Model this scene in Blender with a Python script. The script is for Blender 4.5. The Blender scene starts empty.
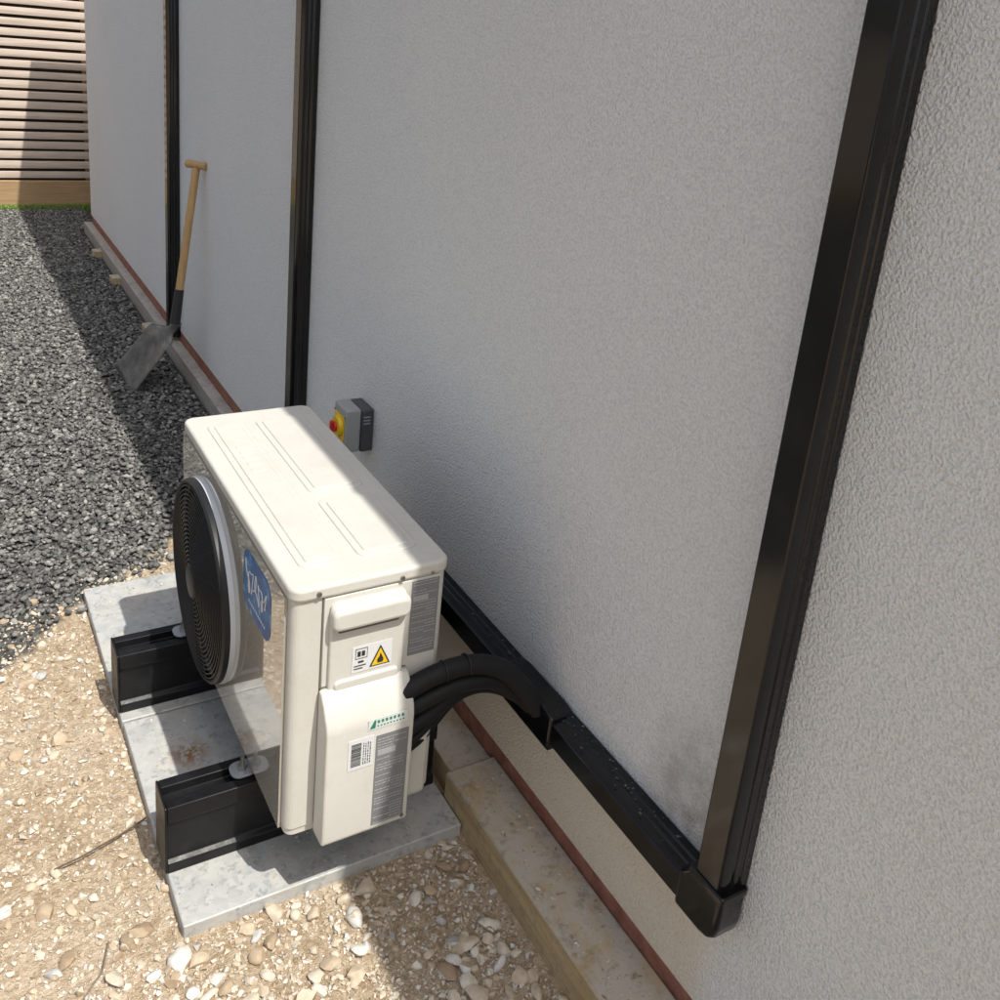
import bpy, bmesh, math, random
import numpy as np
from mathutils import Vector, Matrix
random.seed(7); rng=np.random.default_rng(11)
scn=bpy.context.scene
# ------------------------------------------------------------------ helpers
def mat(name,base=(.5,.5,.5),rough=.5,metal=0,coat=0,spec=.5):
    m=bpy.data.materials.new(name);m.use_nodes=True
    b=m.node_tree.nodes['Principled BSDF']
    b.inputs['Base Color'].default_value=(*base,1);b.inputs['Roughness'].default_value=rough
    b.inputs['Metallic'].default_value=metal;b.inputs['Coat Weight'].default_value=coat
    b.inputs['Coat Roughness'].default_value=.04;b.inputs['Specular IOR Level'].default_value=spec
    return m
def N(m,t,**k):
    n=m.node_tree.nodes.new(t)
    for a,v in k.items():
        if hasattr(n,a): setattr(n,a,v)
    return n
def L(m,a,b): m.node_tree.links.new(a,b)
def bs(m): return m.node_tree.nodes['Principled BSDF']
def coords(m): return N(m,'ShaderNodeTexCoord').outputs['Object']
def noise(m,scale,detail=4,rough=.5,vec=None):
    n=N(m,'ShaderNodeTexNoise');n.inputs['Scale'].default_value=scale;n.inputs['Detail'].default_value=min(detail,4)
    n.inputs['Roughness'].default_value=rough
    L(m,vec if vec is not None else coords(m),n.inputs['Vector']);return n.outputs['Fac']
def ramp(m,fac,stops):
    r=N(m,'ShaderNodeValToRGB');e=r.color_ramp.elements
    while len(e)<len(stops): e.new(.5)
    for i,(p,c) in enumerate(stops):
        e[i].position=p;e[i].color=(*c,1) if len(c)==3 else c
    L(m,fac,r.inputs['Fac']);return r.outputs['Color']
def bump(m,h,dist=.001,strength=1.0,prev=None):
    b=N(m,'ShaderNodeBump');b.inputs['Distance'].default_value=dist;b.inputs['Strength'].default_value=strength
    L(m,h,b.inputs['Height'])
    if prev is not None: L(m,prev,b.inputs['Normal'])
    return b.outputs['Normal']
def mixc(m,fac,a,b,mode='MIX'):
    n=N(m,'ShaderNodeMix');n.data_type='RGBA';n.blend_type=mode
    for s,i in((fac,0),(a,6),(b,7)):
        if isinstance(s,(int,float)): n.inputs[i].default_value=s
        elif isinstance(s,tuple): n.inputs[i].default_value=(*s,1)
        else: L(m,s,n.inputs[i])
    return n.outputs[2]
def mathn(m,op,a,b=None,clamp=False):
    n=N(m,'ShaderNodeMath');n.operation=op;n.use_clamp=clamp
    for i,s in enumerate((a,b)):
        if s is None: continue
        if isinstance(s,(int,float)): n.inputs[i].default_value=s
        else: L(m,s,n.inputs[i])
    return n.outputs[0]
def empty(name,loc=(0,0,0)):
    o=bpy.data.objects.new(name,None);o.location=loc;scn.collection.objects.link(o);o.empty_display_size=.1;return o
def obj(name,me,m=None,parent=None):
    o=bpy.data.objects.new(name,me);scn.collection.objects.link(o)
    if m:
        for mm in (m if isinstance(m,(list,tuple)) else [m]): me.materials.append(mm)
    if parent: o.parent=parent
    return o
def bev(o,w,seg=2,smooth=True):
    b=o.modifiers.new('bevel','BEVEL');b.width=w;b.segments=seg;b.limit_method='ANGLE';b.angle_limit=math.radians(35)
    b.harden_normals=False
    if smooth: smoothsh(o)
    return o
def smoothsh(o,ang=35):
    me=o.data
    me.shade_smooth()
    try: me.set_sharp_from_angle(angle=math.radians(ang))
    except Exception: pass
def box(name,x0,x1,y0,y1,z0,z1,m,parent=None,bw=0,seg=2):
    me=bpy.data.meshes.new(name);bm=bmesh.new();bmesh.ops.create_cube(bm,size=1)
    for v in bm.verts: v.co=Vector((x0+(v.co.x+.5)*(x1-x0),y0+(v.co.y+.5)*(y1-y0),z0+(v.co.z+.5)*(z1-z0)))
    bm.to_mesh(me);bm.free();o=obj(name,me,m,parent)
    if bw: bev(o,bw,seg)
    return o
def prism(name,pts,axis,a0,a1,m,parent=None,bw=0,seg=2):
    """extrude 2-D polygon pts along axis ('x','y','z') from a0 to a1"""
    me=bpy.data.meshes.new(name);bm=bmesh.new()
    def P(u,v,a):
        return {'x':(a,u,v),'y':(u,a,v),'z':(u,v,a)}[axis]
    A=[bm.verts.new(P(u,v,a0)) for u,v in pts];B=[bm.verts.new(P(u,v,a1)) for u,v in pts]
    n=len(pts);bm.faces.new(A);bm.faces.new(B[::-1])
    for i in range(n): bm.faces.new((A[i],B[i],B[(i+1)%n],A[(i+1)%n]))
    bmesh.ops.recalc_face_normals(bm,faces=bm.faces);bm.to_mesh(me);bm.free()
    o=obj(name,me,m,parent)
    if bw: bev(o,bw,seg)
    return o
def rrect(u0,u1,v0,v1,r,n=6):
    out=[]
    for cx,cy,a in((u1-r,v1-r,0),(u0+r,v1-r,90),(u0+r,v0+r,180),(u1-r,v0+r,270)):
        for i in range(n+1):
            t=math.radians(a+90*i/n);out.append((cx+r*math.cos(t),cy+r*math.sin(t)))
    return out
def tube(name,pts,r,m,parent=None,cyc=False,seg=6,smooth=True,bez=False):
    cu=bpy.data.curves.new(name,'CURVE');cu.dimensions='3D';cu.bevel_depth=r;cu.bevel_resolution=seg
    if bez:
        s=cu.splines.new('NURBS');s.points.add(len(pts)-1)
        for p,q in zip(s.points,pts): p.co=(*q,1)
        s.use_endpoint_u=True;s.order_u=4;s.resolution_u=12
    else:
        s=cu.splines.new('POLY');s.points.add(len(pts)-1)
        for p,q in zip(s.points,pts): p.co=(*q,1)
    s.use_cyclic_u=cyc;cu.use_fill_caps=not cyc
    o=bpy.data.objects.new(name,cu);scn.collection.objects.link(o)
    dg=bpy.context.evaluated_depsgraph_get();me=bpy.data.meshes.new_from_object(o.evaluated_get(dg))
    bpy.data.objects.remove(o);bpy.data.curves.remove(cu)
    o=obj(name,me,m,parent)
    if smooth: smoothsh(o,50)
    return o
def cyl(name,p0,p1,r0,r1,m,parent=None,seg=32,bw=0):
    p0=Vector(p0);p1=Vector(p1);d=p1-p0
    me=bpy.data.meshes.new(name);bm=bmesh.new()
    bmesh.ops.create_cone(bm,cap_ends=True,segments=seg,radius1=r0,radius2=r1,depth=d.length)
    M=Matrix.Translation((p0+p1)/2)@d.to_track_quat('Z','Y').to_matrix().to_4x4()
    bmesh.ops.transform(bm,matrix=M,verts=bm.verts);bm.to_mesh(me);bm.free()
    o=obj(name,me,m,parent);smoothsh(o)
    if bw: bev(o,bw,2)
    return o
def join(name,objs,parent=None):
    """merge evaluated meshes into one object"""
    dg=bpy.context.evaluated_depsgraph_get();V=[];Fc=[];mi=[];mats=[];sm=[]
    for o in objs:
        me=bpy.data.meshes.new_from_object(o.evaluated_get(dg));off=len(V)
        V+= [tuple(o.matrix_world@v.co) for v in me.vertices]
        idx=[]
        for s in o.data.materials:
            if s not in mats: mats.append(s)
            idx.append(mats.index(s))
        for p in me.polygons:
            Fc.append([off+i for i in p.vertices]);mi.append(idx[p.material_index] if idx else 0);sm.append(p.use_smooth)
    me=bpy.data.meshes.new(name);me.from_pydata(V,[],Fc);me.polygons.foreach_set('material_index',mi);me.polygons.foreach_set('use_smooth',sm)
    for o in objs: bpy.data.objects.remove(o)
    o=obj(name,me,mats,parent)
    try: me.set_sharp_from_angle(angle=math.radians(35))
    except Exception: pass
    return o
# ------------------------------------------------------------------ materials
M={}
def cream(name,rough=.38,coat=0.0,base=(.59,.58,.53)):
    m=mat(name,base,rough,coat=coat)
    f=noise(m,6,4,.6);c=ramp(m,f,[(.3,tuple(x*.93 for x in base)),(.7,base)])
    f2=noise(m,90,3,.7);c2=mixc(m,mathn(m,'MULTIPLY',ramp(m,f2,[(.60,(0,0,0)),(.74,(1,1,1))]),.22),c,(.38,.34,.26))
    f3=noise(m,17,4,.75);c2=mixc(m,mathn(m,'MULTIPLY',ramp(m,f3,[(.50,(0,0,0)),(.78,(1,1,1))]),.30),c2,(.46,.41,.32))
    L(m,c2,bs(m).inputs['Base Color'])
    rr=N(m,'ShaderNodeMapRange');rr.inputs['To Min'].default_value=rough*.8;rr.inputs['To Max'].default_value=min(1,rough*1.5)
    L(m,f3,rr.inputs['Value']);L(m,rr.outputs[0],bs(m).inputs['Roughness'])
    return m
M['cream']=cream('cream_paint')
M['gloss']=cream('gloss_front_panel',.12,1.0,(.40,.38,.33))
bs(M['gloss']).inputs['Coat IOR'].default_value=2.2;bs(M['gloss']).inputs['Coat Roughness'].default_value=.02
M['plas']=cream('cream_plastic',.42,0,(.61,.60,.55))
M['seam']=mat('seam_dark',(.12,.115,.1),.7)
M['grille']=mat('grille_black',(.016,.017,.018),.45,spec=.35)
M['inner']=mat('fan_inner',(.008,.008,.009),.8,spec=.2)
M['rim']=mat('fan_rim',(.55,.58,.61),.3)
def blackplastic(name,rough,base=(.006,.006,.0065),spec=.4):
    m=mat(name,base,rough,spec=spec)
    f=noise(m,14,4,.65)
    L(m,ramp(m,f,[(.45,base),(.75,tuple(b*2.2 for b in base))]),bs(m).inputs['Base Color'])
    f3=noise(m,40,3,.7)
    rr=N(m,'ShaderNodeMapRange');rr.inputs['To Min'].default_value=rough*.6;rr.inputs['To Max'].default_value=rough*1.7
    L(m,f3,rr.inputs['Value']);L(m,rr.outputs[0],bs(m).inputs['Roughness'])
    return m
M['trunk']=blackplastic('black_upvc',.10,(.0045,.0045,.005),spec=.5)
M['beam']=blackplastic('black_beam',.35,(.007,.007,.008),.25)
M['pipe']=mat('pipe_insulation',(.010,.010,.011),.6,spec=.3)
L(M['pipe'],bump(M['pipe'],noise(M['pipe'],120,3),.002,.5),bs(M['pipe']).inputs['Normal'])
# render wall
m=M['wall']=mat('textured_render',(.8,.79,.76),.9,spec=.2)
co=coords(m)
n1=noise(m,215,2,.5,co);v=N(m,'ShaderNodeTexVoronoi');v.feature='F1';v.inputs['Scale'].default_value=180;L(m,co,v.inputs['Vector'])
h=mathn(m,'SUBTRACT',mathn(m,'MULTIPLY',n1,1.3),mathn(m,'MULTIPLY',v.outputs['Distance'],.5))
big=noise(m,1.3,4,.6,co)
c=ramp(m,big,[(.3,(.835,.84,.832)),(.7,(.875,.878,.868))])
c=mixc(m,mathn(m,'MULTIPLY',ramp(m,h,[(.25,(1,1,1)),(.45,(0,0,0))]),.30),c,(.50,.50,.49))
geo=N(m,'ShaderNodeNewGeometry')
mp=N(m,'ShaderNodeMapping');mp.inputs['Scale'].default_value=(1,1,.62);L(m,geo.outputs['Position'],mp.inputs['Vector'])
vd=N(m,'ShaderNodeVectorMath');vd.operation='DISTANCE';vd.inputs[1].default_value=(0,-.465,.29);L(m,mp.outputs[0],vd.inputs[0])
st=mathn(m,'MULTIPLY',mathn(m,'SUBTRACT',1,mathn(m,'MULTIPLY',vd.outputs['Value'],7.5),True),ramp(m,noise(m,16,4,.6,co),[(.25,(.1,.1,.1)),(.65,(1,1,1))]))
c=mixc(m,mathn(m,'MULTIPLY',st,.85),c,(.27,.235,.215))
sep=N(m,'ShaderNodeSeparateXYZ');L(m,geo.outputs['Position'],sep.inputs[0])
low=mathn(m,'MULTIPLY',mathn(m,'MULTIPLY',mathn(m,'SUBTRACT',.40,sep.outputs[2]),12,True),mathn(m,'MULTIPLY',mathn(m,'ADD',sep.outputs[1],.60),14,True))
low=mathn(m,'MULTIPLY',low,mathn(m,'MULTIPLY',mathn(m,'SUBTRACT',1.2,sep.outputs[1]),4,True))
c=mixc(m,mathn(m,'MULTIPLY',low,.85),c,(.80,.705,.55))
splash=mathn(m,'MULTIPLY',mathn(m,'MULTIPLY',mathn(m,'SUBTRACT',.20,sep.outputs[2]),9,True),ramp(m,noise(m,9,4,.7,co),[(.35,(0,0,0)),(.65,(1,1,1))]))
c=mixc(m,mathn(m,'MULTIPLY',splash,.35),c,(.50,.42,.31))
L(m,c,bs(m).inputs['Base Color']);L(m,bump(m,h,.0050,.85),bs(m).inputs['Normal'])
# slab
m=M['galv']=mat('mottled_grey_slab',(.45,.47,.48),.5,metal=.15)
co=coords(m);v=N(m,'ShaderNodeTexVoronoi');v.inputs['Scale'].default_value=55;L(m,co,v.inputs['Vector'])
sp=ramp(m,v.outputs['Color'],[(.1,(.37,.39,.39)),(.9,(.50,.52,.52))])
dirt=ramp(m,noise(m,7,4,.78,co),[(.36,(0,0,0)),(.62,(1,1,1))])
sp=mixc(m,mathn(m,'MULTIPLY',dirt,.6),sp,(.52,.49,.43))
spot=mathn(m,'MULTIPLY',ramp(m,noise(m,50,4,.7,co),[(.55,(0,0,0)),(.65,(1,1,1))]),.6)
sp=mixc(m,spot,sp,(.24,.245,.24))
geo=N(m,'ShaderNodeNewGeometry');vd=N(m,'ShaderNodeVectorMath');vd.operation='DISTANCE';vd.inputs[1].default_value=(-.615,.50,.03);L(m,geo.outputs['Position'],vd.inputs[0])
ru=mathn(m,'MULTIPLY',mathn(m,'SUBTRACT',1,mathn(m,'MULTIPLY',vd.outputs['Value'],18),True),ramp(m,noise(m,45,4,.7,co),[(.42,(0,0,0)),(.52,(1,1,1))]))
sp=mixc(m,mathn(m,'MULTIPLY',ru,1.3,True),sp,(.28,.15,.06));L(m,sp,bs(m).inputs['Base Color'])
L(m,mathn(m,'ADD',.42,mathn(m,'MULTIPLY',dirt,.4)),bs(m).inputs['Roughness'])
L(m,bump(m,noise(m,120,3,.6,co),.0012,.6),bs(m).inputs['Normal'])
M['zinc']=mat('zinc_bracket',(.45,.46,.46),.4,.7)
# woods
def wood(name,a,b,scale=(18,1.5,18),dirtc=None,rough=.75,dk=.8):
    m=mat(name,a,rough);mp=N(m,'ShaderNodeMapping');mp.inputs['Scale'].default_value=scale;L(m,coords(m),mp.inputs['Vector'])
    f=noise(m,3,4,.65,mp.outputs[0]);c=ramp(m,f,[(.3,a),(.7,b)])
    if dirtc:
        d=ramp(m,noise(m,9,4,.7),[(.32,(0,0,0)),(.52,(1,1,1))])
        g=N(m,'ShaderNodeNewGeometry');s=N(m,'ShaderNodeSeparateXYZ');L(m,g.outputs['Normal'],s.inputs[0])
        c=mixc(m,mathn(m,'MULTIPLY',d,mathn(m,'MULTIPLY',mathn(m,'MAXIMUM',s.outputs[2],.10),dk)),c,dirtc)
        d2=ramp(m,noise(m,38,4,.75),[(.52,(0,0,0)),(.64,(1,1,1))])
        c=mixc(m,mathn(m,'MULTIPLY',d2,.5),c,tuple(x*.42 for x in dirtc))
    L(m,c,bs(m).inputs['Base Color']);L(m,bump(m,f,.002,.5),bs(m).inputs['Normal']);return m
M['timber']=wood('sill_timber',(.36,.255,.125),(.54,.40,.21),(22,1.3,22),(.50,.455,.38),dk=.95)
M['sill']=wood('grey_sill',(.28,.26,.23),(.42,.39,.35),(20,1.3,20),(.48,.45,.40))
M['slat']=wood('fence_slat',(.50,.405,.33),(.68,.58,.49),(1.2,20,20))
M['plank']=wood('fence_plank',(.34,.215,.105),(.48,.33,.18),(1.2,20,20))
M['ash']=wood('ash_handle',(.42,.25,.10),(.56,.37,.17),(30,30,2),rough=.45)
M['brick']=mat('brick_plinth',(.20,.085,.055),.85)
L(M['brick'],ramp(M['brick'],noise(M['brick'],25,4,.7),[(.3,(.19,.07,.045)),(.7,(.38,.17,.115))]),bs(M['brick']).inputs['Base Color'])
# stones
def stone(name,stops,sc=70):
    m=mat(name,(.5,.5,.5),.88,spec=.3);g=N(m,'ShaderNodeNewGeometry')
    c=ramp(m,g.outputs['Random Per Island'],stops)
    f=noise(m,sc,3,.7);c=mixc(m,.5,c,ramp(m,f,[(.25,(.35,.35,.35)),(.75,(1,1,1))]),'MULTIPLY')
    L(m,c,bs(m).inputs['Base Color']);return m
M['gravel']=stone('basalt_chippings',[(0,(.09,.09,.086)),(.5,(.17,.17,.16)),(.85,(.26,.255,.24)),(1,(.42,.41,.38))])
M['lime']=stone('limestone',[(0,(.36,.26,.165)),(.3,(.56,.45,.32)),(.6,(.68,.59,.46)),(.84,(.74,.69,.60)),(.94,(.74,.74,.71)),(1,(.38,.36,.33))])
m=M['ground']=mat('hardcore_ground',(.5,.42,.3),.95,spec=.2);co=coords(m)
a=ramp(m,noise(m,2.6,4,.7,co),[(.3,(.35,.245,.145)),(.48,(.50,.385,.25)),(.68,(.62,.51,.38))])
v=N(m,'ShaderNodeTexVoronoi');v.inputs['Scale'].default_value=95;L(m,co,v.inputs['Vector'])
b=ramp(m,v.outputs['Color'],[(.2,(.28,.205,.135)),(.8,(.66,.56,.43))])
near=mixc(m,.45,a,b)
geo=N(m,'ShaderNodeNewGeometry');sep=N(m,'ShaderNodeSeparateXYZ');L(m,geo.outputs['Position'],sep.inputs[0])
dark=ramp(m,v.outputs['Color'],[(.2,(.05,.05,.048)),(.8,(.15,.15,.14))])
edge=mathn(m,'ADD',sep.outputs[1],mathn(m,'MULTIPLY',sep.outputs[0],-.9))
edge=mathn(m,'ADD',edge,mathn(m,'MULTIPLY',noise(m,6,3,.6,co),.25))
msk=mathn(m,'MULTIPLY',mathn(m,'SUBTRACT',edge,2.03),30,True)
c=mixc(m,msk,near,dark)
grs=mathn(m,'MULTIPLY',mathn(m,'SUBTRACT',sep.outputs[1],7.6),8,True)
grn=ramp(m,noise(m,25,4,.7,co),[(.3,(.045,.06,.025)),(.7,(.10,.12,.06))])
c=mixc(m,grs,c,grn)
L(m,c,bs(m).inputs['Base Color'])
L(m,bump(m,noise(m,70,4,.8,co),.014,1.0),bs(m).inputs['Normal'])
# ------------------------------------------------------------------ ground
me=bpy.data.meshes.new('ground');S=400
me.from_pydata([(-S,-S,0),(S,-S,0),(S,S,0),(-S,S,0)],[],[(0,1,2,3)]);obj('ground',me,M['ground'])
def ico(sub):
    bm=bmesh.new();bmesh.ops.create_icosphere(bm,subdivisions=sub,radius=1);bm.verts.ensure_lookup_table()
    V=np.array([v.co[:] for v in bm.verts]);F=np.array([[v.index for v in f.verts] for f in bm.faces]);bm.free();return V,F
def stones(name,pos,size,sub,m,flat=.6,jit=.22,tilt=.5):
    V,F=ico(sub);n=len(pos);k=len(V)
    sc=size[:,None]*np.stack([rng.uniform(.75,1.35,n),rng.uniform(.6,1.0,n),rng.uniform(flat*.7,flat*1.25,n)],1)
    P=np.repeat(V[None],n,0)*(1+rng.normal(0,jit,(n,k,1)).clip(-.4,.45))
    for _ in range(4):
        d=rng.normal(size=(n,1,3));d/=np.linalg.norm(d,axis=2,keepdims=True);t=(P*d).sum(2,keepdims=True)
        lim=rng.uniform(.45,.8,(n,1,1));P=P-d*np.maximum(t-lim,0)
    P=P*sc[:,None,:]
    yaw=rng.uniform(0,6.283,n);tx=rng.normal(0,tilt,n)
    cx,sx=np.cos(tx)[:,None],np.sin(tx)[:,None]
    y=P[:,:,1]*cx-P[:,:,2]*sx;z=P[:,:,1]*sx+P[:,:,2]*cx
    cy,sy=np.cos(yaw)[:,None],np.sin(yaw)[:,None]
    x=P[:,:,0]*cy-y*sy;y2=P[:,:,0]*sy+y*cy
    P=np.stack([x,y2,z],2)+pos[:,None,:]
    FF=(F[None]+np.arange(n)[:,None,None]*k).reshape(-1,3)
    me=bpy.data.meshes.new(name);me.vertices.add(n*k);me.vertices.foreach_set('co',P.reshape(-1))
    me.loops.add(FF.size);me.loops.foreach_set('vertex_index',FF.reshape(-1))
    me.polygons.add(len(FF));me.polygons.foreach_set('loop_start',np.arange(len(FF))*3)
    me.update(calc_edges=True);me.validate();return obj(name,me,m)
# dark chippings
def bound(x,y): return y-.9*x-1.98+.06*np.sin(9*x)+.05*np.sin(23*x+1)
def chips(n,x0,x1,y0,y1,s0,s1,zr):
    x=rng.uniform(x0,x1,n);y=rng.uniform(y0,y1,n)
    k=bound(x,y)+rng.normal(0,.06,n)>0
    k&=~((x>-.74)&(y<1.30));k&=~((x>-.07)&(y<6.15))
    x,y=x[k],y[k];return np.stack([x,y,rng.uniform(.001,zr,len(x))],1),rng.uniform(s0,s1,len(x))
p1,s1=chips(19000,-1.5,.0,.8,2.6,.006,.0145,.016)
p2,s2=chips(34000,-1.4,.05,2.6,7.5,.008,.016,.016)
p3,s3=chips(14000,-3.2,-1.4,.0,7.5,.012,.019,.012)
stones('gravel',np.concatenate([p1,p2,p3]),np.concatenate([s1,s2,s3]),1,M['gravel'],.55,.18,.6)
# limestone hardcore
def lime(n,s0,s1,x0=-2.4,x1=-.135,y0=-1.3,y1=1.45,pw=1.,emb=.25,sg=.05):
    x=rng.uniform(x0,x1,n);y=rng.uniform(y0,y1,n)
    k=bound(x,y)+rng.normal(0,sg,n)<.0
    k&=~((x>-.735)&(x<-.08)&(y>.04)&(y<1.3))
    x,y=x[k],y[k];s=s0+(s1-s0)*rng.uniform(0,1,len(x))**pw
    return np.stack([x,y,s*emb],1),s
a=lime(950,.012,.026,pw=2.0,emb=.22);b=lime(9500,.0045,.012,pw=1.4,emb=.28);c_=lime(42000,.0015,.005,emb=.4,sg=.09)
d=lime(160,.012,.024,-.72,-.14,-.75,.02,1.4,emb=.35);e_=lime(5000,.002,.007,-.95,-.14,-.75,.04,1.4,emb=.35)
h1=stones('crushed_stone_a',np.concatenate([a[0],d[0]]),np.concatenate([a[1],d[1]]),2,M['lime'],.58,.07,.35)
h2=stones('crushed_stone_b',np.concatenate([b[0],c_[0],e_[0]]),np.concatenate([b[1],c_[1],e_[1]]),1,M['lime'],.62,.15,.5)
bpy.context.view_layer.update();join('crushed_stone',[h1,h2])
# grass tufts strip at fence foot
def grass(name,n,x0,x1,y0,y1,hh,m):
    V=[];F=[]
    for i in range(n):
        x=random.uniform(x0,x1);y=random.uniform(y0,y1);h=random.uniform(.5,1)*hh;a=random.uniform(0,6.28);w=.003
        dx,dy=math.cos(a)*w,math.sin(a)*w;lx,ly=random.gauss(0,h*.35),random.gauss(0,h*.35);k=len(V)
        V+=[(x-dx,y-dy,0),(x+dx,y+dy,0),(x+lx*.4+dx*.7,y+ly*.4+dy*.7,h*.6),(x+lx*.4-dx*.7,y+ly*.4-dy*.7,h*.6),(x+lx,y+ly,h)]
        F+=[(k,k+1,k+2,k+3),(k+3,k+2,k+4)]
    me=bpy.data.meshes.new(name);me.from_pydata(V,[],F);return obj(name,me,m)
gm=mat('grass_blades',(.18,.29,.05),.7);grass('grass',9000,-2.0,1.2,6.86,6.98,.045,gm)
# ------------------------------------------------------------------ house
H=2.50
house=empty('rendered_house',(1.5,1.5,0))
def hp(o): o.parent=house;o.matrix_parent_inverse=Matrix.Translation((-1.5,-1.5,0));return o
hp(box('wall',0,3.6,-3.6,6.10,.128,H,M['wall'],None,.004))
hp(box('brick_plinth',.002,3.5,-3.55,6.05,0,.128,M['brick']))
hp(box('roof',-.06,3.7,-3.7,6.16,H,H+.14,M['trunk'],None,.006))
hp(box('timber_sill',-.127,.0015,-3.4,.14,-.02,.0926,M['timber'],None,.005))
hp(box('timber_sill_joint',-.105,.0015,.145,.42,-.02,.078,M['timber'],None,.004))
hp(box('grey_sill',-.052,.0015,.425,6.08,-.02,.080,M['sill'],None,.004))
for i,(yy,w) in enumerate(((3.62,.10),(4.62,.09),(2.3,.08),(5.3,.08))):
    hp(box('packer_%d'%i,-.105,-.05,yy,yy+w,0,.050,M['timber'],None,.003))
# ------------------------------------------------------------------ trunking
w,dp=.070,.055
prof=[(0,0),(0,-.016),(.003,-.019),(.003,-.030),(.006,-.032),(.006,-.046),(.010,-dp),(w-.010,-dp),(w-.006,-.046),(w-.006,-.032),(w-.003,-.030),(w-.003,-.019),(w,-.016),(w,0)]
def vtrunk(name,y0,z0,z1,parent):
    return prism(name,[(x-.0015,y0+u) for u,x in prof],'z',z0,z1,M['trunk'],parent,.002,2)
def htrunk(name,z0,y0,y1,parent):
    return prism(name,[(x-.0015,z0+u*.93) for u,x in prof],'y',y0,y1,M['trunk'],parent,.002,2)
t=empty('cable_trunking')
vtrunk('riser',-.620,.41,H-.01,t);htrunk('run',.352,-.56,.9,t)
prism('corner_cover',[(-.624,.445),(-.624,.385),(-.620,.365),(-.608,.352),(-.588,.348),(-.525,.348),(-.525,.421),(-.5465,.445)],'x',-.0595,-.002,M['trunk'],t,.009,5)
prism('riser_collar',rrect(-.0605,-.002,-.6265,-.5455,.007),'z',.436,.450,M['trunk'],t,.003,3)
prism('entry_cover',[(-.135,.343),(.065,.343),(.065,.421),(.03,.426),(-.10,.426),(-.135,.421)],'x',-.060,-.002,M['trunk'],t,.006,3)
t2=empty('cable_trunking.001');vtrunk('riser_b',1.475,.10,H-.01,t2)
t3=empty('cable_trunking.002');vtrunk('riser_c',3.29,.10,H-.01,t3)
# debris
x=-.008-.040*rng.uniform(0,1,110)**1.6;y=rng.uniform(-.50,.25,110)
dz=stones('debris_a',np.stack([x,y,np.full(110,.4178)],1),rng.uniform(.0007,.0028,110),1,M['gravel'],.3,.2,.2)
x=rng.uniform(-.12,-.01,420);y=rng.uniform(-.8,.12,420)
d2=stones('debris_b',np.stack([x,y,np.full(420,.0940)],1),.0008+.005*rng.uniform(0,1,420)**2.5,1,M['lime'],.4,.2,.2)
x=rng.uniform(-.73,-.12,520);y=rng.uniform(.05,1.25,520)
d3=stones('debris_c',np.stack([x,y,np.full(520,.0315)],1),.0008+.005*rng.uniform(0,1,520)**2.6,1,M['lime'],.5,.2,.2)
bpy.context.view_layer.update();join('loose_grit',[dz,d2,d3])
# ------------------------------------------------------------------ slabs and beams
prism('paving_slab',rrect(-.733,-.130,.045,.664,.004),'z',-.01,.030,M['galv'],None,.0025)
prism('paving_slab.001',rrect(-.735,-.130,.671,1.292,.004),'z',-.01,.0292,M['galv'],None,.0025)
def beam(nm,y0):
    e=empty(nm);d=.085;z0,z1=.0305,.194
    pr_=[(y0,z0),(y0,z0+.022),(y0+.010,z0+.030),(y0+.010,z1-.045),(y0,z1-.037),(y0,z1),(y0+.024,z1),(y0+.024,z1-.02),(y0+d-.024,z1-.02),(y0+d-.024,z1),(y0+d,z1),(y0+d,z1-.037),(y0+d-.010,z1-.045),(y0+d-.010,z0+.030),(y0+d,z0+.022),(y0+d,z0)]
    prism('rail',pr_,'x',-.733,-.135,M['beam'],e,.002)
    prism('end_cap',rrect(y0-.002,y0+d+.002,z0+.001,z1+.002,.006),'x',-.738,-.7335,M['beam'],e,.0015)
    return e
beam('support_beam',.178);beam('support_beam.001',.70)
# ------------------------------------------------------------------ unit
U=empty('air_source_heat_pump')
X0,X1,Z0,Z1=-.554,-.247,.204,.752
C,G,P_=M['cream'],M['gloss'],M['plas']
prism('casing',rrect(X0+.002,X1,.003,.797,.018),'z',Z0+.018,Z1-.022,C,U)
prism('base_pan',rrect(X0+.004,X1-.002,.006,.794,.018),'z',Z0,Z0+.0175,C,U,.002)
prism('top_cover',rrect(X0-.004,X1+.004,-.004,.804,.026,8),'z',Z1-.027,Z1,C,U,.007,4)
for i,(a,b,c,d) in enumerate(((X0+.035,X0+.125,.06,.74),(X0+.15,X1-.035,.06,.30),(X0+.15,X1-.035,.33,.74))):
    prism('top_emboss_%d'%i,rrect(a,b,c,d,.02),'z',Z1-.002,Z1+.0030,C,U,.0022,3)
    prism('top_emboss_in_%d'%i,rrect(a+.014,b-.014,c+.014,d-.014,.012),'z',Z1-.002,Z1+.0058,C,U,.0022,3)
for i in range(5): prism('top_mark_%d'%i,rrect(X0+.065,X0+.10,.46+i*.03,.478+i*.03,.006),'z',Z1,Z1+.0072,C,U,.0008)
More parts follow.
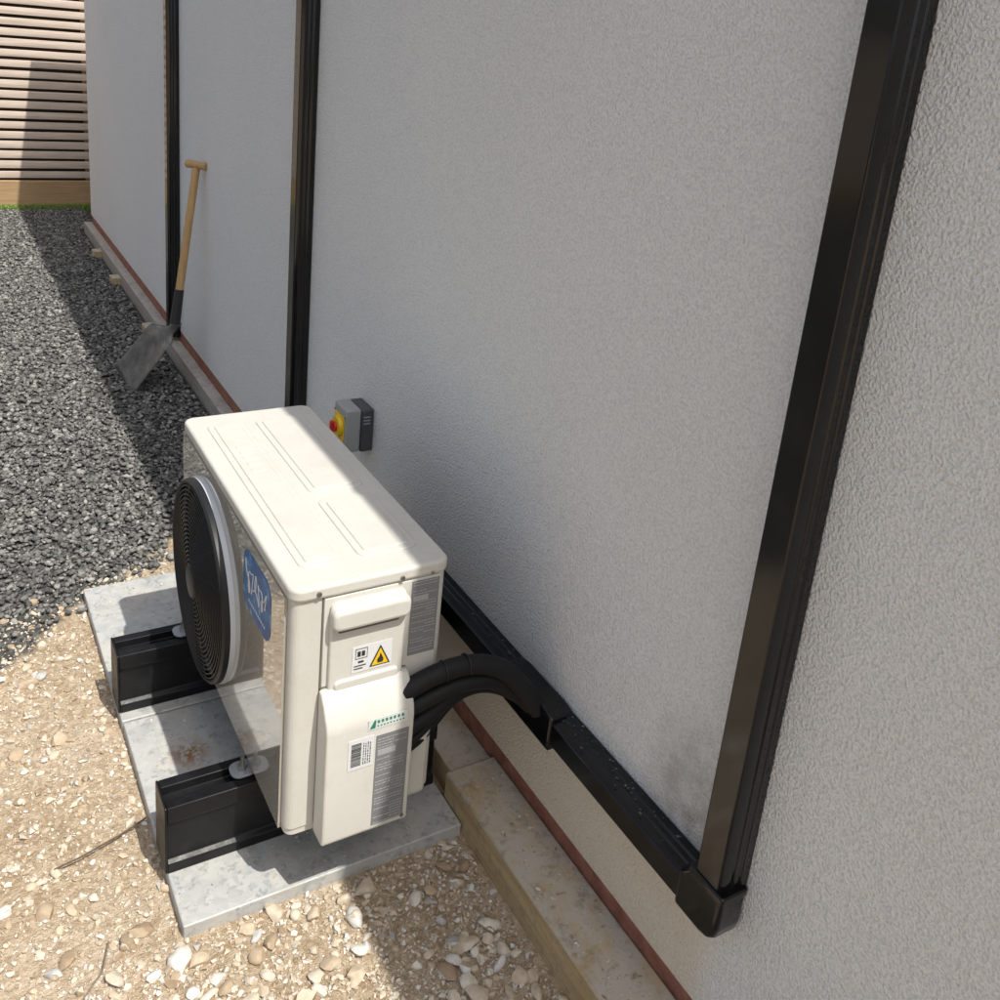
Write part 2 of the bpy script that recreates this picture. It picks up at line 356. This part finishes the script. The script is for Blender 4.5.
def panel_hole(name,x,xb,y0,y1,z0,z1,cy,cz,r,m,parent):
    me=bpy.data.meshes.new(name);bm=bmesh.new();n=96
    inner=[];outer=[]
    for i in range(n):
        t=2*math.pi*i/n;c,s=math.cos(t),math.sin(t)
        inner.append((cy+r*c,cz+r*s))
        k=min([(y1-cy)/c if c>1e-9 else 1e9,(y0-cy)/c if c<-1e-9 else 1e9,(z1-cz)/s if s>1e-9 else 1e9,(z0-cz)/s if s<-1e-9 else 1e9])
        outer.append([cy+k*c,cz+k*s])
    for (yy,zz) in ((y0,z0),(y0,z1),(y1,z0),(y1,z1)):
        j=min(range(n),key=lambda i:(outer[i][0]-yy)**2+(outer[i][1]-zz)**2);outer[j]=[yy,zz]
    A=[bm.verts.new((x,*q)) for q in inner];B=[bm.verts.new((x,*q)) for q in outer];Cc=[bm.verts.new((xb,*q)) for q in inner];D=[bm.verts.new((xb,*q)) for q in outer]
    for i in range(n):
        j=(i+1)%n;bm.faces.new((A[i],A[j],B[j],B[i]));bm.faces.new((A[i],Cc[i],Cc[j],A[j]));bm.faces.new((B[i],B[j],D[j],D[i]))
    bmesh.ops.recalc_face_normals(bm,faces=bm.faces);bm.to_mesh(me);bm.free();return obj(name,me,m,parent)
CY,CZ,FR=.566,.450,.236
panel_hole('front_panel',X0-.004,X0+.0015,.030,.796,Z0+.006,Z1-.030,CY,CZ,FR-.010,G,U)
cyl('fan_recess',(X0+.0012,CY,CZ),(X0-.001,CY,CZ),FR-.011,FR-.011,M['inner'],U,64)
def ring(name,prof,m,parent,n=96):
    me=bpy.data.meshes.new(name);V=[];F=[];k=len(prof)
    for i in range(n):
        t=2*math.pi*i/n
        for x,r in prof: V.append((x,CY+r*math.cos(t),CZ+r*math.sin(t)))
    for i in range(n):
        for j in range(k): F.append((i*k+j,((i+1)%n)*k+j,((i+1)%n)*k+(j+1)%k,i*k+(j+1)%k))
    me.from_pydata(V,[],F);bm=bmesh.new();bm.from_mesh(me);bmesh.ops.recalc_face_normals(bm,faces=bm.faces);bm.to_mesh(me);bm.free()
    o=obj(name,me,m,parent);smoothsh(o,40);return o
ring('fan_shroud',[(X0-.003,FR+.001),(X0-.010,FR),(X0-.015,FR-.002),(X0-.017,FR-.006),(X0-.015,FR-.009),(X0-.003,FR-.009)],M['rim'],U)
parts=[ring('gr',[(X0-.012,FR-.0015),(X0-.026,FR-.003),(X0-.031,FR-.008),(X0-.030,FR-.013),(X0-.014,FR-.013)],M['grille'],None,96)]
nr=19
for i in range(nr):
    r=.040+(FR-.018-.040)*i/(nr-1);xx=X0-.028-.012*(1-(r/FR)**2)
    parts.append(ring('g%d'%i,[(xx+.0022*math.cos(a),r+.0020*math.sin(a)) for a in [k*math.pi/3 for k in range(6)]],M['grille'],None,72))
for i in range(16):
    a=2*math.pi*i/16+.1
    pts=[]
    for q in range(9):
        r=.035+(FR-.012-.035)*q/8;aa=a+.28*(q/8);pts.append((X0-.0265-.012*(1-(r/FR)**2),CY+r*math.cos(aa),CZ+r*math.sin(aa)))
    parts.append(tube('s%d'%i,pts,.0022,M['grille'],seg=2))
parts.append(cyl('hubc',(X0-.030,CY,CZ),(X0-.044,CY,CZ),.043,.038,M['grille'],None,40,.002))
bpy.context.view_layer.update();join('fan_grille',parts,U)
V=[];F=[]
for b in range(3):
    a0=b*2*math.pi/3;k=len(V)
    for i in range(9):
        for j in range(7):
            r=.05+.145*j/6;a=a0+(i/8)*(1.5-.3*j/6)+.25*j/6
            V.append((X0-.004-.016*(i/8),CY+r*math.cos(a),CZ+r*math.sin(a)))
    for i in range(8):
        for j in range(6): F.append((k+i*7+j,k+i*7+j+1,k+(i+1)*7+j+1,k+(i+1)*7+j))
me=bpy.data.meshes.new('fan_blades');me.from_pydata(V,[],F);obj('fan_blades',me,mat('fan_blade',(.05,.052,.055),.4),U);me.shade_smooth()
# near end face details
box('corner_seam',-.4975,-.4955,.0005,.004,Z0+.02,Z1-.028,M['seam'],U)
box('end_panel',-.494,-.262,-.0005,.01,Z0+.012,Z1-.030,P_,U,.002)
prism('handle_panel',rrect(-.484,-.335,.505,.712,.012),'y',-.010,.002,P_,U,.004,3)
prism('handle_grip',rrect(-.486,-.333,.664,.708,.014),'y',-.030,.0,P_,U,.009,4)
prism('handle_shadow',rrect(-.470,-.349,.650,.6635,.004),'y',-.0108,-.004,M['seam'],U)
prism('handle_foot',rrect(-.474,-.345,.527,.548,.009),'y',-.0155,-.004,P_,U,.004,3)
vc=[(-.0,.532),(-.014,.532),(-.030,.512),(-.048,.480),(-.052,.46),(-.052,.215),(-.046,.208),(0,.208)]
prism('valve_cover',vc,'x',-.499,-.322,P_,U,.008,4)
box('valve_seam',-.497,-.324,-.0015,.001,.533,.5355,M['seam'],U)
scr=mat('screw',(.35,.34,.32),.35,.9)
for i,(sx,sy,sz) in enumerate(((-.507,-.0045,.741),(-.345,-.0045,.737),(-.282,-.001,.735))):
    cyl('screw_%d'%i,(sx,sy+.002,sz-.003),(sx,sy-.003,sz-.003),.0052,.0045,scr,U,16)
cyl('cover_screw',(-.335,-.050,.225),(-.335,-.0545,.225),.004,.004,M['seam'],U,12)
# labels
white=mat('label_white',(.68,.69,.70),.4);grey=mat('label_grey',(.20,.205,.21),.35);ink=mat('ink',(.03,.03,.03),.5);yel=mat('warning_yellow',(.80,.50,.02),.4)
green=mat('label_green',(.02,.22,.11),.4);lgrey=mat('label_print',(.36,.37,.38),.4)
def plate_y(name,x0,x1,z0,z1,y,m,th=.0006): return box(name,x0,x1,y-th,y,z0,z1,m,U)
def lab(name,x0,x1,z0,z1,y,bg,fg,rows,seed=1,kind='text'):
    r=random.Random(seed);os_=[box('b',x0,x1,y-.0006,y,z0,z1,bg)]
    if kind=='text':
        h=(z1-z0)/rows
        for i in range(rows):
            if i in (5,6,13): continue
            ind=r.choice((0,0,.5));xx=x0+.003+ind*(x1-x0)
            lim=x1-.004-(r.random()<.4)*(x1-x0)*.4
            while xx<lim-.003:
                wd=r.uniform(.0015,.008);e=min(xx+wd,lim)
                os_.append(box('t',xx,e,y-.0010,y-.0004,z1-h*(i+.66),z1-h*(i+.40),fg))
                xx=e+.0014
        os_.append(box('t',x0+.004,x0+.004+(x1-x0)*.55,y-.0011,y-.0004,z1-h*7.1,z1-h*5.2,lgrey))
    if kind=='bar':
        zz=z0+(z1-z0)*.12
        while zz<z1-(z1-z0)*.14:
            wd=r.uniform(.0005,.002);os_.append(box('t',x0+.006,x0+.026,y-.0010,y-.0004,zz,zz+wd,fg));zz+=wd+r.uniform(.0006,.0016)
        for k in range(4):
            zz=z0+.008
            while zz<z1-.012:
                wd=r.uniform(.002,.007);os_.append(box('t',x0+.030+k*.0045,x0+.0318+k*.0045,y-.0010,y-.0004,zz,min(zz+wd,z1-.006),fg));zz+=wd+.002
    bpy.context.view_layer.update();return join(name,os_,U)
lab('rating_label',-.322,-.265,.555,.718,-.001,grey,lgrey,26,3)
lab('spec_label',-.400,-.333,.225,.435,-.0525,grey,lgrey,32,5)
lab('barcode_label',-.456,-.405,.372,.440,-.0525,white,ink,1,6,'bar')
lab('warning_label',-.440,-.360,.556,.612,-.0105,white,ink,1,6,'none')
yy=-.0112
prism('warn_tri',[(-.405,.561),(-.363,.561),(-.384,.605)],'y',yy-.0005,yy,ink,U)
prism('warn_tri_in',[(-.4005,.5635),(-.3675,.5635),(-.384,.5985)],'y',yy-.0011,yy-.0004,yel,U)
prism('warn_flame',[(-.389,.567),(-.379,.567),(-.377,.573),(-.380,.580),(-.384,.588),(-.386,.580),(-.390,.574)],'y',yy-.0016,yy-.0010,ink,U)
for i,(a,b,c,d) in enumerate(((-.434,-.433,.586,.606),(-.411,-.410,.586,.606),(-.434,-.410,.606,.607),(-.434,-.410,.585,.586),(-.430,-.4235,.590,.601),(-.4215,-.415,.590,.601),(-.428,-.417,.576,.580),(-.436,-.412,.569,.571),(-.436,-.418,.563,.565))): plate_y('warn_ink_%d'%i,a,b,c,d,-.0111,ink)
plate_y('green_logo_bg',-.418,-.338,.452,.476,-.0525,white)
prism('green_logo_mark',[(-.415,.456),(-.406,.473),(-.403,.473),(-.404,.456)],'y',-.0540,-.0532,green,U)
for i in range(7): plate_y('green_logo_txt_%d'%i,-.400+i*.0082,-.3955+i*.0082,.465,.471,-.0532,green)
for i in range(9): plate_y('green_logo_sub_%d'%i,-.400+i*.0065,-.397+i*.0065,.457,.460,-.0532,green)
# blue sticker on front
blue=mat('sticker_blue',(.01,.12,.34),.35)
L(blue,ramp(blue,noise(blue,28,3,.6),[(.44,(.01,.09,.29)),(.58,(.02,.17,.42)),(.70,(.30,.48,.60))]),bs(blue).inputs['Base Color'])
xs=X0-.0046
prism('blue_sticker',rrect(.104,.278,.568,.698,.034),'x',xs-.0004,xs+.0004,blue,U)
pts=[]
for i in range(120):
    t=i/119;pts.append((xs-.0008,.258-.132*t+.009*math.sin(t*40),.641+(.027-.010*t)*math.sin(t*29+.6)+.007*math.sin(t*71)))
tube('sticker_script',pts,.0012,white,U,seg=2)
plate=[box('q',xs-.0012,xs-.0004,.135+i*.010,.140+i*.010,.590,.594,white) for i in range(11)]
bpy.context.view_layer.update();join('sticker_text',plate,U)
# feet
for i,(fx,fy) in enumerate(((X0-.018,.22),(X0-.018,.742),(X1+.018,.22),(X1+.018,.742))):
    s=-1 if fx<-.4 else 1
    fs=[prism('f',rrect(min(fx-.026,fx+.026),max(fx-.026,fx+.026),fy-.024,fy+.024,.018),'z',.1965,.2005,M['zinc'],None,.001),
        box('w',min(fx,fx-s*.04),max(fx,fx-s*.04),fy-.02,fy+.02,.2008,.204,M['zinc']),
        cyl('n',(fx,fy,.2005),(fx,fy,.2125),.011,.011,scr,None,6),cyl('n2',(fx,fy,.2125),(fx,fy,.231),.0045,.0045,scr,None,12)]
    bpy.context.view_layer.update();join('mounting_foot_%d'%i,fs,U)
parts=[box('fin',X1+.0005,X1+.006,.05+i*.0125,.0525+i*.0125,Z0+.04,Z1-.05,M['grille']) for i in range(56)]
bpy.context.view_layer.update();join('rear_coil_guard',parts,U)
# ------------------------------------------------------------------ pipes
PP=empty('refrigerant_pipes')
def corr(name,pts,r,m): return tube(name,pts,r,m,PP,bez=True,seg=8)
corr('pipe_a',[(-.335,-.022,.490),(-.29,-.028,.515),(-.23,-.03,.525),(-.16,-.03,.515),(-.10,-.045,.485),(-.050,-.08,.40)],.0200,M['pipe'])
corr('pipe_b',[(-.335,-.022,.445),(-.29,-.028,.465),(-.23,-.03,.482),(-.16,-.03,.478),(-.10,-.035,.45),(-.050,-.05,.39)],.0180,M['pipe'])
corr('pipe_c',[(-.335,-.022,.395),(-.30,-.018,.405),(-.24,-.012,.43),(-.17,-.0,.45),(-.10,-.01,.43),(-.045,-.02,.38)],.0165,M['pipe'])
corr('cable_a',[(-.335,-.020,.355),(-.30,-.015,.360),(-.25,0,.385),(-.19,.02,.42),(-.12,.02,.42),(-.05,.02,.385)],.0085,M['pipe'])
corr('cable_b',[(-.335,-.018,.340),(-.28,0,.330),(-.22,.03,.36),(-.16,.04,.40),(-.09,.03,.40),(-.045,.03,.375)],.0065,M['pipe'])
for i,(px,py,pz) in enumerate(((-.205,-.030,.5215),(-.255,-.0295,.519))):
    pts=[(px,py+.0212*math.cos(a),pz+.0212*math.sin(a)) for a in [k*math.pi/10 for k in range(20)]]
    tube('tape_%d'%i,pts,.0018,M['trunk'],PP,cyc=True,seg=2)
# ------------------------------------------------------------------ isolator
I=empty('isolator_switch')
ig=mat('isolator_grey',(.36,.375,.37),.45);idk=mat('isolator_dark',(.07,.073,.078),.4);red=mat('isolator_red',(.60,.03,.02),.35);yl=mat('isolator_yellow',(.85,.58,.02),.4)
dy,dz_=.075,-.050
box('back_box',-.038,-.001,.850+dy,.945+dy,.580+dz_,.708+dz_,idk,I,.004)
box('front_cover',-.084,-.0385,.852+dy,.943+dy,.582+dz_,.711+dz_,ig,I,.006,3)
box('yellow_plate',-.0865,-.0842,.862+dy,.934+dy,.612+dz_,.686+dz_,yl,I,.001)
cyl('knob_base',(-.0865,.898+dy,.649+dz_),(-.097,.898+dy,.649+dz_),.032,.030,yl,I,32,.001)
cyl('knob',(-.097,.898+dy,.649+dz_),(-.105,.898+dy,.649+dz_),.015,.014,red,I,32,.002)
box('knob_grip',-.114,-.103,.893+dy,.903+dy,.630+dz_,.668+dz_,red,I,.003)
for i in range(3): box('maker_mark_%d'%i,-.032,-.012,.8488+dy,.8505+dy,.685-.010*i+dz_,.688-.010*i+dz_,ig,I)
for i,(a,b) in enumerate(((.60,.0),(.60,1),(.695,0),(.695,1))): cyl('cover_screw_%d'%i,(-.0845,.859+dy+b*.078,a-.008+dz_),(-.0855,.859+dy+b*.078,a-.008+dz_),.003,.003,idk,I,10)
# ------------------------------------------------------------------ shovel
Sh=empty('shovel')
top=Vector((-.035,2.83,1.02));nk=Vector((-.135,2.79,.36));mid=top.lerp(nk,.80)
cyl('shaft',nk.lerp(top,.12),top,.0175,.0165,M['ash'],Sh,20)
cyl('socket',mid,nk.lerp(mid,-.15),.0195,.023,mat('socket_black',(.02,.02,.022),.45),Sh,20)
tdir=Vector((.6,-.8,0)).normalized()
cyl('grip',top-tdir*.050+Vector((0,0,.012)),top+tdir*.050+Vector((0,0,.012)),.0175,.0165,M['ash'],Sh,18,.004)
tip=Vector((-.325,2.965,.012));ax=(tip-nk).normalized();wd=Vector((.36,-.93,.0)).normalized();wd=(wd-ax*wd.dot(ax)).normalized();nrm=ax.cross(wd).normalized()
if nrm.z<0: nrm=-nrm
Ln=(tip-nk).length
steel=mat('shovel_steel',(.3,.3,.29),.5,.3)
L(steel,ramp(steel,noise(steel,14,4,.7),[(.3,(.09,.09,.088)),(.55,(.18,.178,.17)),(.8,(.34,.32,.28))]),bs(steel).inputs['Base Color'])
V=[];F=[];nu,nv=18,12
for i in range(nu+1):
    s=i/nu
    if s<.20: hw=.024
    elif s<.30: hw=.024+(.092-.024)*((s-.20)/.10)**.6
    else: hw=.092+.008*(s-.30)/.70
    for j in range(nv+1):
        v_=(j/nv)*2-1
        cv=(.016*v_*v_ if s>.25 else -.02*v_*v_)
        V.append(tuple(nk+ax*(s*Ln)+wd*(v_*hw)+nrm*(cv-.004)))
for i in range(nu):
    for j in range(nv): F.append((i*(nv+1)+j,i*(nv+1)+j+1,(i+1)*(nv+1)+j+1,(i+1)*(nv+1)+j))
me=bpy.data.meshes.new('blade');me.from_pydata(V,[],F);o=obj('blade',me,steel,Sh);me.shade_smooth()
so=o.modifiers.new('s','SOLIDIFY');so.thickness=.003
# ------------------------------------------------------------------ fence
Fe=empty('slatted_fence',(0,7.0,0))
parts=[]
zz=.235;i=0
while zz<1.95:
    dx=random.uniform(-.006,.006);parts.append(box('s',-14,4.5,7.0+dx,7.020+dx,zz,zz+.054+random.uniform(-.003,.003),M['slat'],None,.002));zz+=.0765;i+=1
bpy.context.view_layer.update();o=join('slats',parts);o.parent=Fe;o.matrix_parent_inverse=Matrix.Translation((0,-7,0))
parts=[box('p',-13.4+k*1.5,-13.3+k*1.5,7.029,7.036,0,1.97,M['plank']) for k in range(12)]
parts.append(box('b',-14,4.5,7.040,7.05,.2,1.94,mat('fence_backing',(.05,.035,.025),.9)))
o=join('posts',parts);o.parent=Fe;o.matrix_parent_inverse=Matrix.Translation((0,-7,0))
o=box('gravel_board',-14,4.5,6.985,7.019,.01,.215,M['plank'],None,.003);o.parent=Fe;o.matrix_parent_inverse=Matrix.Translation((0,-7,0))
# ------------------------------------------------------------------ small bits
tube('twig',[(-.93,.30,.014),(-.88,.305,.019),(-.84,.32,.017),(-.80,.335,.014),(-.74,.36,.015)],.0018,mat('twig_bark',(.10,.07,.045),.8))
tube('twig.001',[(-.93,-.02,.012),(-.88,.03,.016),(-.86,.09,.012)],.0015,mat('twig_pale',(.20,.16,.12),.8))
prism('plastic_scrap',[(-.255,-.425),(-.235,-.42),(-.232,-.412),(-.25,-.414)],'z',.012,.015,mat('scrap_blue',(.02,.13,.45),.4))
# ------------------------------------------------------------------ light
tr=Vector((-.135,.56,-1)).normalized();to=-tr
el=math.asin(to.z);az=math.atan2(to.x,to.y)
sd=bpy.data.lights.new('sun','SUN');sd.energy=4.8;sd.angle=math.radians(.5);sd.color=(1,.96,.89)
so=bpy.data.objects.new('sun',sd);scn.collection.objects.link(so);so.rotation_euler=tr.to_track_quat('-Z','Y').to_euler();so.location=(0,-5,8)
wld=bpy.data.worlds.new('World');scn.world=wld;wld.use_nodes=True;nt=wld.node_tree
sk=nt.nodes.new('ShaderNodeTexSky');sk.sky_type='NISHITA';sk.sun_disc=False;sk.sun_elevation=el;sk.sun_rotation=az
sk.air_density=1.0;sk.dust_density=4.5;sk.ozone_density=1.0
hs=nt.nodes.new('ShaderNodeHueSaturation');hs.inputs['Saturation'].default_value=.62
nt.links.new(sk.outputs[0],hs.inputs['Color']);nt.links.new(hs.outputs[0],nt.nodes['Background'].inputs[0]);nt.nodes['Background'].inputs[1].default_value=.145
# ------------------------------------------------------------------ camera
yaw,pit,rol=.5547,.3053,.0981
Fv=Vector((math.sin(yaw)*math.cos(pit),math.cos(yaw)*math.cos(pit),-math.sin(pit)));Rt=Vector((math.cos(yaw),-math.sin(yaw),0));Up=Rt.cross(Fv)
R2=Rt*math.cos(rol)+Up*math.sin(rol);U2=-Rt*math.sin(rol)+Up*math.cos(rol)
cd=bpy.data.cameras.new('camera');cam=bpy.data.objects.new('camera',cd);scn.collection.objects.link(cam)
cam.matrix_world=Matrix(((R2.x,U2.x,-Fv.x,-1.0616),(R2.y,U2.y,-Fv.y,-1.4171),(R2.z,U2.z,-Fv.z,1.7231),(0,0,0,1)))
cd.sensor_width=36;cd.lens=35.04;cd.shift_y=-.167;cd.clip_start=.05;cd.clip_end=2000
scn.camera=cam
scn.view_settings.view_transform='Standard';scn.view_settings.look='None';scn.view_settings.exposure=0
